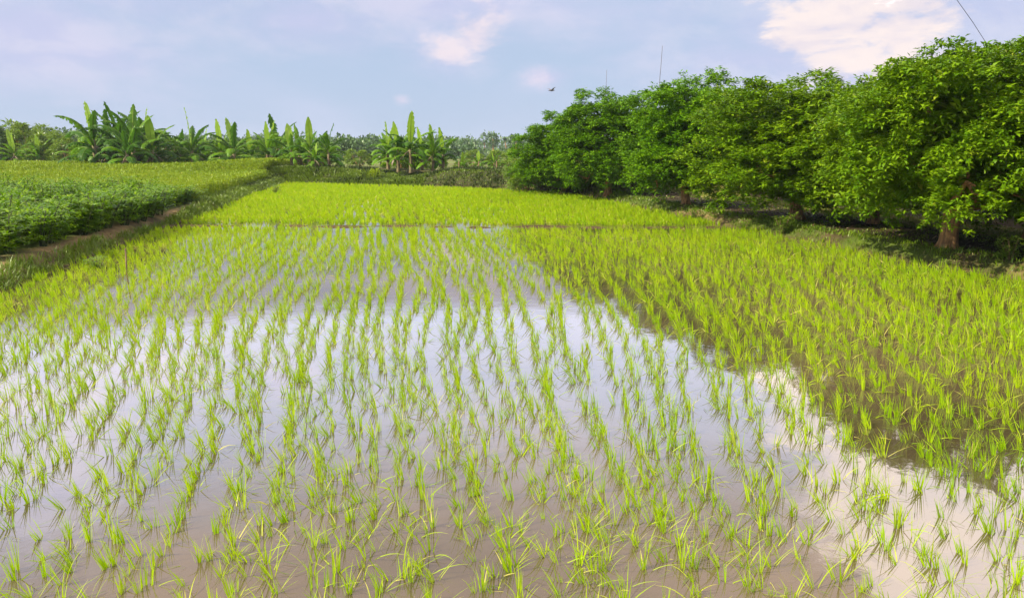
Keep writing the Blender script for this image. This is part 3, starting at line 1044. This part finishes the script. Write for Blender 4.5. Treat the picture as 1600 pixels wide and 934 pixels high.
def plant_cassava():
    pts = []
    for i in range(-80, 60):
        for j in range(0, 60):
            u, v = i * 0.62, 6.5 + j * 0.72
            x = u + (v - 6) * -0.15 + rng.normal(0, .08)
            y = v + rng.normal(0, .10)
            pts.append((x, y))
    P = np.array(pts)
    d = poly_dist(P, CASS)
    k_ = d < -0.38
    P = P[k_]; d = d[k_] + 0.33
    V3 = np.concatenate([P, np.full((len(P), 1), 0.6)], 1)
    px, py = project(V3)
    m = (px > -70)
    P, d = P[m], d[m]
    order = np.argsort(np.hypot(P[:, 0], P[:, 1]))
    P, d = P[order], d[order]
    near = P[:298]; dn = d[:298]
    rest = P[298:]
    protos = []
    for k, (x, y) in enumerate(near):
        f, s = CM[k % 4]
        if dn[k] < 0.55:
            if y < 12.5: lab = 'dark leafy field bush on the dike edge nearest the viewer'
            elif y < 17: lab = 'dark leafy field bush midway along the dike edge'
            else: lab = 'dark leafy field bush along the far stretch of the dike edge'
        else:
            zone = 'near' if y < 13 else ('middle' if y < 19 else 'far')
            lab = {'near': 'leafy green field bush behind the edge row near the left border',
                   'middle': 'leafy green field bush inside the middle of the dark plot',
                   'far': 'leafy green field bush inside the far part of the dark plot'}[zone]
        h = random.uniform(0.92, 1.25) * (0.55 + 0.95 * float(fnoise(np.array([x * .7]), np.array([y * .7]), 33)[0]))
        o = empty('field_bush', (x, y, zat(x, y)), random.uniform(0, 6.28), (random.uniform(1.2, 1.5),) * 2 + (h,))
        tag(o, lab, 'bush', 'leafy bushes of the left field')
        link('foliage', f, None, o); link('stems', s, None, o)
    return rest


rest_bushes = plant_cassava()


def mass_from(name, protos, P, zs, scl, mat, label, cat):
    """one object holding many copies of small plant meshes"""
    AV, AQ, AT, AA, n = [], [], [], [], 0
    data = []
    for me in protos:
        v = np.zeros(len(me.vertices) * 3, np.float32); me.vertices.foreach_get('co', v); v = v.reshape(-1, 3)
        q = np.zeros(len(me.loops), np.int32); me.loops.foreach_get('vertex_index', q); q = q.reshape(-1, 4)
        t = np.zeros(len(v), np.float32); me.attributes['tint'].data.foreach_get('value', t)
        a = np.zeros(len(v), np.float32); me.attributes['along'].data.foreach_get('value', a)
        data.append((v, q, t, a))
    for i, (x, y) in enumerate(P):
        v, q, t, a = data[i % len(data)]
        r = random.uniform(0, 6.28); c, s = math.cos(r), math.sin(r)
        w = v * scl[i]
        w = np.stack([w[:, 0] * c - w[:, 1] * s + x, w[:, 0] * s + w[:, 1] * c + y, w[:, 2] + zs[i]], -1)
        AV.append(w); AQ.append(q + n); AT.append(t); AA.append(a); n += len(v)
    me = mesh_np(name, np.concatenate(AV), np.concatenate(AQ), attrs={'tint': np.concatenate(AT), 'along': np.concatenate(AA)})
    return tag(link(name, me, mat), label, cat, kind='stuff')


if len(rest_bushes):
    mass_from('field_bushes', [c[0] for c in CM], rest_bushes, height(rest_bushes), np.full(len(rest_bushes), 1.15), M['cassava'],
              'mass of leafy green bushes in the back of the dark plot', 'bushes')


def crop_mass():
    """yellow-green flowering crop behind the bushes"""
    r = np.random.default_rng(31)
    n = 80000
    t = r.random(n) ** 1.5
    y = 19 + t * 44
    x = -8 - r.random(n) * (y * 0.62 + 4)
    # right-hand boundary is the dike
    P = np.stack([x, y], -1)
    P2 = np.concatenate([P, np.stack([-9 - r.random(5000) * 8, 21 + r.random(5000) * 30], -1)])
    P = P2
    keep = (poly_dist(P, PADDY) > 0.9) & (poly_dist(P, CASS) > -0.9 * (r.random(len(P)) ** 2)) & ~((P[:, 1] > 45.5) & (P[:, 0] > -15.5))
    P = P[keep]
    z = height(P)
    n = len(P)
    tall = 0.42 + 0.22 * fnoise(P[:, 0] * .5, P[:, 1] * .5, 4)
    per = 9
    b = np.repeat(np.concatenate([P, z[:, None]], 1), per, 0)
    m = len(b)
    b[:, :2] += r.normal(0, 0.10, (m, 2))
    hgt = np.repeat(tall, per) * r.random(m) ** 0.5
    b[:, 2] += hgt
    far = np.clip(b[:, 1] / 30, 0.8, 2.0)
    tint = np.clip(np.repeat(r.random(n), per) * .45 + r.random(m) * .55, 0, 1)
    V, Q, T, A = blades(b, r.random(m) * 6.28, R(45) + r.normal(0, R(22), m), R(45) * r.random(m), r.uniform(.07, .13, m) * far, r.uniform(.028, .05, m) * far,
                        K=2, profile='leaf', tint=tint)
    # K=1 leaf profile would be a sliver: widen the tip a little
    sp = Soup(); sp.add(V, Q, T, A)
    # upright stalks
    mm = n * 2
    bb = np.repeat(np.concatenate([P, z[:, None]], 1), 2, 0); bb[:, :2] += r.normal(0, .08, (mm, 2))
    V, Q, T, A = blades(bb, r.random(mm) * 6.28, R(6) * r.random(mm), R(12) * r.random(mm), np.repeat(tall, 2) * r.uniform(.9, 1.25, mm), np.full(mm, .012) * np.clip(bb[:, 1] / 25, 1, 2),
                        K=2, tint=r.random(mm))
    sp.add(V, Q, T, A)
    tag(link('flowering_crop', sp.mesh('flowering_crop'), M['crop']), 'yellow green flowering crop covering the back of the left field', 'crop', kind='stuff')


crop_mass()


# ------------------------------------------------------------------ grass and weeds on dikes and banks
def bank_grass():
    r = np.random.default_rng(41)
    sp = Soup()
    # left dike
    P = np.stack([r.uniform(-18, -5, 260000), r.uniform(4, 50, 260000)], -1)
    d = poly_dist(P, PADDY); dc = poly_dist(P, CASS)
    dens = fnoise(P[:, 0] * .9, P[:, 1] * .9, 12)
    keep = (d > 0.02) & (d < 2.4) & (dc > -0.25) & (r.random(len(P)) < sstep(dens, .2, .5) * 0.8 + .2)
    keep &= ~((d > .38) & (d < .8) & (fnoise(P[:, 0] * .45, P[:, 1] * .45, 27) > .46) & (r.random(len(P)) < .93))
    A_ = P[keep]
    P = np.stack([r.uniform(-18, 14, 130000), r.uniform(6, 52, 130000)], -1)
    d = poly_dist(P, PADDY)
    keep = (d > 0.0) & (P[:, 0] > -16) & (((P[:, 1] > 30) & (d < 3.5)) | ((P[:, 0] > 0) & (d < 0.9)))
    B_ = P[keep]
    # thin lane grass in the orchard
    P = np.stack([r.uniform(1, 20, 26000), r.uniform(10, 36, 26000)], -1)
    d = poly_dist(P, PADDY)
    C_ = P[(d > 0.1) & ((d > 2.8) & (d < 5.2) | (fnoise(P[:, 0] * 1.2, P[:, 1] * 1.2, 19) > .5) & (d < 2.8))]
    fb = (B_[:, 1] + B_[:, 0] * .3 > 33) & (fnoise(B_[:, 0] * .8, B_[:, 1] * .8, 44) + r.normal(0, .12, len(B_)) > .48)
    sps = [sp, Soup()]
    for (P, lo, hi, wh) in ((A_, .06, .22, 0), (B_[~fb], .05, .14, 0), (C_, .03, .08, 0), (B_[fb], .08, .3, 1)):
        sp = sps[wh]
        n = len(P); per = 4
        z = height(P)
        b = np.repeat(np.concatenate([P, z[:, None] - .01], 1), per, 0); m = len(b)
        b[:, :2] += r.normal(0, .03, (m, 2))
        wide = np.clip(b[:, 1] / 14, 1, 3)
        V, Q, T, A = blades(b, r.random(m) * 6.28, R(10) + R(35) * r.random(m), R(60) * r.random(m), r.uniform(lo, hi, m), r.uniform(.009, .018, m) * wide,
                            K=2, tint=np.clip(np.repeat(r.random(n), per) * .5 + r.random(m) * .5, 0, 1))
        sp.add(V, Q, T, A)
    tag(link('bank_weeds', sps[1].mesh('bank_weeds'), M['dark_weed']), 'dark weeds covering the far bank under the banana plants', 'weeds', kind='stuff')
    sp = sps[0]
    tag(link('bank_grass', sp.mesh('bank_grass'), M['weed']), 'short grass and weeds on the dikes and banks', 'grass', kind='stuff')
    # fallen leaves under the trees
    P = np.stack([r.uniform(1, 16, 16000), r.uniform(8, 38, 16000)], -1)
    d = poly_dist(P, PADDY)
    P = P[(d > 0.35) & (d < 3.4) & (P[:, 1] < 31)]
    n = len(P)
    b = np.concatenate([P, height(P)[:, None] + .012], 1)
    V, Q, T, A = blades(b, r.random(n) * 6.28, R(80) + r.normal(0, R(12), n), R(14) * r.normal(0, 1, n), r.uniform(.07, .15, n), r.uniform(.025, .045, n), K=2,
                        profile='leaf', tint=r.random(n) ** 1.3)
    s2 = Soup(); s2.add(V, Q, T, A)
    tag(link('leaf_litter', s2.mesh('leaf_litter'), M['litter']), 'brown fallen leaves on the soil under the mango trees', 'fallen leaves', kind='stuff')


bank_grass()

WEEDS = [cassava_mesh(90)]
for f_, s_ in WEEDS:
    f_.materials.append(M['bush_leaf']); s_.materials.append(M['wood'])
for (px, py, s, lab) in [(1160, 350, 0.62, 'small bright green weed at the rice edge under the broad tree'),
                         (1222, 356, 0.75, 'yellow green sprout beside the broad dark mango tree foot'),
                         (1085, 333, 0.5, 'pale weed at the rice edge under the middle mango tree'),
                         (1578, 408, 0.6, 'green weed right of the nearest mango trunk at the edge'),
                         (1328, 346, 0.6, 'pale sprout standing in the shade between two mango trees'),
                         (430, 296, 0.8, 'weed on the left dike near the bank corner'),
                         (150, 402, 0.5, 'low green weed on the left dike near the wooden stake')]:
    p = at(px, py, 0.18)
    o = empty('weed', (p[0], p[1], zat(p[0], p[1])), px * .1, (s, s, s))
    tag(o, lab, 'weed', 'weeds along the field edges')
    link('foliage', WEEDS[0][0], None, o); link('stems', WEEDS[0][1], None, o)


# ------------------------------------------------------------------ far country: wood, single trees, fence
def far_tree_soup(sp, x, y, z, w, h, r, n=160, leaf=0.6, trunk=0.25):
    v = r.normal(0, 1, (n, 3)); v /= np.linalg.norm(v, axis=1)[:, None]
    lob = r.normal(0, 1, (7, 3)); lob /= np.linalg.norm(lob, axis=1)[:, None]
    k = 0.72 + 0.28 * np.clip((v @ lob.T).max(1), 0, 1) ** 2
    hh = h * (1 - trunk) / 2
    p = v * k[:, None] * np.array([w / 2, w / 2, hh]) * r.uniform(.7, 1.05, (n, 1)) + np.array([x, y, z + h * trunk + hh])
    V, Q, T, A = blades(p, r.random(n) * 6.28, r.uniform(0, 2.4, n), R(40) * r.random(n), r.uniform(.6, 1.3, n) * leaf, r.uniform(.5, .9, n) * leaf, K=2, profile='leaf',
                        tint=r.random(n))
    sp.add(V, Q, T, A)


def far_wood():
    r = np.random.default_rng(51)
    sp = Soup()
    # a long wood near the horizon
    for i in range(260):
        a = R(-44 + i * 88 / 260) + r.normal(0, .004)
        D = r.uniform(300, 380)
        x, y = math.tan(a) * D, D
        far_tree_soup(sp, x, y, 0, r.uniform(9, 16), r.uniform(7.0, 10.5), r, 170, 1.3, 0.08)
    tag(link('far_wood', sp.mesh('far_wood'), M['far_leaf']), 'bluish band of far woodland along the horizon', 'woodland', kind='stuff')
    sp = Soup()
    for (px0, px1, D, top, n) in [(505, 600, 130, 212, 26), (-40, 150, 170, 196, 40), (225, 440, 170, 212, 44), (545, 720, 220, 213, 30), (700, 850, 210, 232, 34), (430, 620, 150, 216, 34), (600, 740, 160, 222, 26)]:
        for i in range(n):
            px = px0 + (px1 - px0) * (i + r.random()) / n
            q = at_y(px, top + r.uniform(0, 12), D)
            far_tree_soup(sp, q[0], D + r.uniform(-6, 6), 0.1, r.uniform(4, 8) * D / 150, q[2], r, 240, 0.55 * D / 130, 0.02)
    tag(link('hedge_wood', sp.mesh('hedge_wood'), M['far_leaf']), 'green belt of trees beyond the banana plants', 'woodland', kind='stuff')
    for (px, top, base, w, D, lab, tr) in [(770, 206, 236, 22, 200, 'lone round topped dark tree standing above the far wood', .42),
                                           (806, 211, 240, 24, 150, 'pale rounded tree beside the orchard end in the distance', .2),
                                           (742, 219, 238, 16, 240, 'small round tree left of the lone dark one', .2),
                                           (580, 208, 238, 26, 190, 'low tree showing above the belt left of the middle banana clump', .15)]:
        t_, b_ = at_y(px, top, D), 0.1
        h = t_[2] - b_
        root = empty('distant_tree', (t_[0], D, b_))
        tag(root, lab, 'tree')
        sp = Soup(); far_tree_soup(sp, 0, 0, 0, w * D / FPX, h, r, 420, 0.55, tr)
        link('crown', sp.mesh('crown'), M['far_leaf'], root)
        T = Tubes(); T.add([(0, 0, -.1), (0.1, 0, h * .4), (0, 0, h * .75)], [.3, .22, .1], 7)
        link('trunk', T.mesh('trunk'), M['bark'], root)
    # coconut palms on the horizon
    for k, (px, top, D) in enumerate([(712, 214, 260), (729, 215, 250), (756, 217, 270), (789, 213, 230)]):
        t_ = at_y(px, top, D)
        root = empty('coconut_palm', (t_[0], D, 0.1))
        tag(root, ['thin far palm just right of the middle banana clump', 'thin far palm second from the middle banana clump',
                   'thin far palm left of the lone round tree', 'thin far palm right of the lone round tree'][k], 'palm tree', 'palms on the horizon')
        h = t_[2] - .1
        T = Tubes(); T.add([(0, 0, 0), (.3, 0, h * .5), (.1, 0, h - 1.5)], [.28, .2, .16], 6)
        link('trunk', T.mesh('trunk'), M['bark'], root)
        n = 18
        b = np.tile([[.1, 0, h - 1.6]], (n, 1))
        sp = Soup()
        V, Q, T2, A = blades(b, r.random(n) * 6.28, R(15) + R(50) * r.random(n), R(60) + R(40) * r.random(n), r.uniform(2, 3, n), np.full(n, .8), K=4, profile='leaf', tint=r.random(n))
        sp.add(V, Q, T2, A)
        link('fronds', sp.mesh('fronds'), M['far_leaf'], root)


far_wood()


def fence():
    """low rail fence beyond the bank"""
    root_p = at_y(520, 247, 75)
    x0 = at_y(455, 246, 75)[0]; x1 = at_y(612, 246, 75)[0]
    root = empty('rail_fence', (x0, 75, 0.2))
    tag(root, 'low pale rail fence across the straw coloured field beyond the bank', 'fence')
    zt = at_y(530, 243.5, 75)[2] - 0.2
    T = Tubes()
    T.add([(0, 0, zt - .05), ((x1 - x0) / 2, 0.1, zt - .08), (x1 - x0, 0, zt - .05)], [.03] * 3, 6)
    link('rail', T.mesh('rail'), M['concrete'], root)
    n = 5
    for k in range(n):
        T = Tubes(); xx = (x1 - x0) * (k + .4) / n
        T.add([(xx, 0, -.2), (xx, 0, zt + .12)], [.07, .06], 8)
        link('post', T.mesh('post'), M['concrete'], root)


fence()

# ------------------------------------------------------------------ poles, wire, bird, stake
def pole(name, pxs, y, z0, rad, mat, label, cat, group=None):
    pts = [at_y(a, b, y) for a, b in pxs]
    pts = [np.array([pts[0][0], y, z0])] + pts
    b = pts[0]
    T = Tubes(); T.add([tuple(q - b) for q in pts], [rad * (1 - .5 * i / len(pts)) for i in range(len(pts))], 6)
    o = link(name, T.mesh(name), mat); o.location = tuple(b)
    return tag(o, label, cat, group)


pole('bamboo_pole', [(1031, 122), (1033, 100), (1035, 72)], 34, 0.2, .017, M['wire'], 'thin tall pole rising above the middle mango trees', 'pole')
pole('bamboo_pole', [(947, 140), (948, 110)], 36, 0.2, .014, M['wire'], 'thin shorter pole rising above the far mango trees', 'pole')
pole('wooden_stake', [(198, 425), (196, 388)], at(199, 428)[1], -0.1, .016, M['wood'], 'dark wooden stake standing in the rice by the left dike', 'stake')
for k, px in enumerate((717, 748, 776)):
    p = at_y(px, 262, 44)
    pole('plot_post', [(px, 252)], 45, 0.3, .05, M['wood'],
         ['thin dark post nearest the middle banana clump', 'thin dark post in the middle of the brown plot', 'thin dark post nearest the orchard end'][k], 'post', 'posts along the brown plot')
# a cable running down from a high line into the orchard
pts = [at_y(1545, 74, 17.5), at_y(1520, 35, 17.2), at_y(1495, 0, 17.0), at_y(1440, -90, 16.5), at_y(1300, -330, 15.5)]
T = Tubes(); T.add([tuple(pts[0] + np.array([0.15, 0.1, -1.0]))] + [tuple(q) for q in pts], [.006] * 6, 5)
tag(link('cable', T.mesh('cable'), M['wire']), 'thin dark cable coming down into the tallest right tree', 'cable')


def bird():
    c = at_y(862, 142, 60)
    root = empty('bird', tuple(c), R(30))
    tag(root, 'small dark bird flying above the far mango tree', 'bird')
    T = Tubes()
    T.add([(-.30, 0, 0), (-.16, 0, .01), (0, 0, .0), (.14, 0, .03), (.22, 0, .05), (.29, 0, .03)], [.02, .04, .06, .05, .035, .006], 8)
    link('body', T.mesh('body'), M['feather'], root)
    for s in (-1, 1):
        V = np.array([(.08, s * .04, .03), (-.10, s * .04, .03), (.05, s * .28, .16), (-.08, s * .26, .15), (-.04, s * .62, .22), (-.10, s * .60, .215),
                      (.08, s * .04, .015), (-.10, s * .04, .015), (.05, s * .28, .15), (-.08, s * .26, .14)])
        Q = np.array([(0, 1, 3, 2), (2, 3, 5, 4), (6, 7, 9, 8), (8, 9, 5, 4)])
        link('wing', mesh_np('wing', V, Q), M['feather'], root)


bird()


# ------------------------------------------------------------------ rice
LEAN_AZ = math.pi + 0.25      # the tufts lean a little to the left, with the wind


def tuft_blades(r, c, nb, hs, wide, K, near=True):
    """c (n,3) tuft feet; nb blades per tuft; hs height scale (n)"""
    n = len(c)
    b = np.repeat(c, nb, 0); m = len(b)
    h = np.repeat(hs, nb)
    a = r.random(m) * 6.28
    rad = np.abs(r.normal(0, .012, m)) * (1 if near else 1.6)
    b = b + np.stack([np.cos(a) * rad, np.sin(a) * rad, np.full(m, -.02)], -1)
    spread = np.repeat(r.uniform(0.6, 1.5, n), nb)
    phi = np.abs(r.normal(0, R(6.5), m)) * spread
    bend = np.abs(r.normal(0, R(17), m)) * spread
    # a few blades fallen over
    fall = r.random(m) < 0.17
    phi = np.where(fall, R(35) + R(40) * r.random(m), phi)
    bend = np.where(fall, R(50) * r.random(m) + R(15), bend)
    lean = np.repeat(r.uniform(0.0, 1.0, n) ** 1.2, nb) * R(27)
    leanaz = np.repeat(LEAN_AZ + r.normal(0, .6, n), nb)
    vx = np.sin(phi) * np.cos(a) + np.sin(lean) * np.cos(leanaz)
    vy = np.sin(phi) * np.sin(a) + np.sin(lean) * np.sin(leanaz)
    az = np.arctan2(vy, vx)
    phi2 = np.arcsin(np.clip(np.hypot(vx, vy), 0, .98))
    L = h * r.uniform(0.45, 1.08, m)
    W = r.uniform(.0036, .0064, m) * wide
    tint = np.clip(np.repeat(r.random(n), nb) * .4 + r.random(m) * .6 + fall * .25, 0, 1)
    return blades(b, az, phi2, bend, L, W, K=K, tint=tint, twist=r.normal(0, .9, m))


def rice_points():
    r = np.random.default_rng(61)
    pts = []
    # near part: rows that fan out slightly, as planted by hand
    for i in range(-90, 98):
        u = i * 0.150
        th = R(float(np.interp(u, [-6, -3, 0, 1.5, 4, 9], [-20, -17, -6, 6, 12, 12])))
        wob = r.uniform(0, 6.28)
        y = 1.2 + r.uniform(0, .15)
        while y < 11.5:
            x = u + (y - 6.0) * math.tan(th) + 0.05 * math.sin(y * 0.9 + wob) + 0.10 * math.sin(y * 0.8 + u * 0.9)
            pts.append((x + r.normal(0, .026), y + r.normal(0, .04)))
            y += r.uniform(.082, .132)
    # beyond it reads as a close stand
    for i in range(-150, 90):
        u = i * 0.17
        y = 11.5
        wob = r.uniform(0, 6.28)
        while y < 50:
            x = u + (y - 11.5) * -0.20 * 0.9 + 0.04 * math.sin(y + wob)
            pts.append((x + r.normal(0, .03), y + r.normal(0, .04)))
            y += r.uniform(.12, .17) * (1 if y < 20 else 1.3)
    P = np.array(pts)
    d = poly_dist(P, PADDY)
    miss = fnoise(P[:, 0] * 1.4, P[:, 1] * 1.4, 77)
    keep = (d < -0.06) & (on_ridge(P) > 0.6) & (r.random(len(P)) > 0.06)
    # tufts that failed, here and there, mostly in the deep middle
    keep &= ~((miss < 0.26) & (r.random(len(P)) < 0.6))
    return P[keep]


def build_rice():
    r = np.random.default_rng(62)
    P = rice_points()
    d = poly_dist(P, PADDY)
    z = np.maximum(height(P), -0.10)
    c = np.concatenate([P, np.full((len(P), 1), -0.01)], 1)
    px, py = project(np.concatenate([P, np.full((len(P), 1), .12)], 1))
    D = np.hypot(P[:, 0], P[:, 1])
    vis = (px > -30) & (px < 1630) & (py < 990)
    order = np.where(vis)[0][np.argsort(D[vis])]
    near = order[:300]
    # tufts in view: plant each as a thing
    protos = []
    for k in range(14):
        s = Soup()
        rr = np.random.default_rng(600 + k)
        droopy = k % 4 == 3
        V, Q, T, A = tuft_blades(rr, np.zeros((1, 3)), [10, 16, 8, 12][k % 4], np.array([[.22, .17, .145, .18][k % 4] * rr.uniform(.9, 1.12)]), 1.05, 5)
        s.add(V, Q, T, A)
        if droopy:
            n = 4
            V, Q, T, A = blades(np.zeros((n, 3)), rr.random(n) * 6.28, R(38) + R(25) * rr.random(n), R(45) * rr.random(n), rr.uniform(.14, .24, n), rr.uniform(.004, .006, n), K=4,
                                tint=rr.random(n) * .4 + .55)
            s.add(V, Q, T, A)
        protos.append(s.mesh('rice_tuft'))
    for m_ in protos: m_.materials.append(M['rice'])
    words = ['tall upright', 'dense bushy', 'thin short', 'drooping loose']
    for j, i in enumerate(near):
        k = int(r.integers(0, 14))
        col = 'left corner' if px[i] < 530 else ('middle' if px[i] < 1070 else 'right corner')
        row = 'at the bottom' if py[i] > 800 else 'farther out'
        lab = '%s rice tuft in shallow water, %s of the photo, %s' % (words[k % 4], col, row)
        o = link('rice_tuft', protos[k])
        o.location = (P[i, 0], P[i, 1], -.01)
        s = float(r.uniform(.68, 1.15))
        o.rotation_euler = (0, 0, float(r.normal(0, .5)))
        o.scale = (s, s, s * float(r.uniform(.9, 1.1)))
        tag(o, lab, 'rice tuft', 'rice seedlings nearest the viewer')
    rest = np.setdiff1d(np.arange(len(P)), near)
    # leave out what lies outside the view near the camera sides, beyond a step or two
    rest = rest[(px[rest] > -700) & (px[rest] < 2300)]
    Dr = D[rest]
    sp = Soup()
    for (lo, hi, nb, wide, K) in ((0, 8, 13, 1.05, 4), (8, 13, 12, 1.35, 3), (13, 19.5, 13, 1.8, 2), (19.5, 30, 15, 3.6, 2), (30, 60, 11, 5.5, 2)):
        q = rest[(Dr >= lo) & (Dr < hi)]
        if not len(q): continue
        c_ = c[q]
        hs = r.uniform(.135, .215, len(q)) * (1 + .12 * (fnoise(c_[:, 0] * .6, c_[:, 1] * .6, 15) - .5))
        hs *= 1 + 0.10 * sstep(c_[:, 0], 2, 5)
        V, Q, T, A = tuft_blades(r, c_, nb, hs, wide, K, near=(lo < 13))
        sp.add(V, Q, T, A)
    print('rice tufts', len(P), 'verts', sp.n)
    tag(link('rice_field', sp.mesh('rice_field'), M['rice']), 'rows of bright green rice seedlings across the flooded field', 'rice plants', kind='stuff')
    # stray cut blades floating on the water
    n = 8000
    Pf = np.stack([r.uniform(-8, 9, n), 1.5 + r.random(n) ** 1.3 * 14], -1)
    Pf = Pf[poly_dist(Pf, PADDY) < -.2]; n = len(Pf)
    b = np.concatenate([Pf, np.full((n, 1), .006)], 1)
    V, Q, T, A = blades(b, r.random(n) * 6.28, R(87) + r.normal(0, R(2), n), r.normal(0, R(3), n), r.uniform(.03, .14, n), r.uniform(.002, .005, n), K=2, tint=r.random(n))
    s2 = Soup(); s2.add(V, Q, T, A)
    tag(link('floating_straw', s2.mesh('floating_straw'), M['weed']), 'bits of straw and cut leaf floating between the rice tufts', 'straw', kind='stuff')


build_rice()
scene.cycles.max_bounces = 8
scene.cycles.transparent_max_bounces = 4
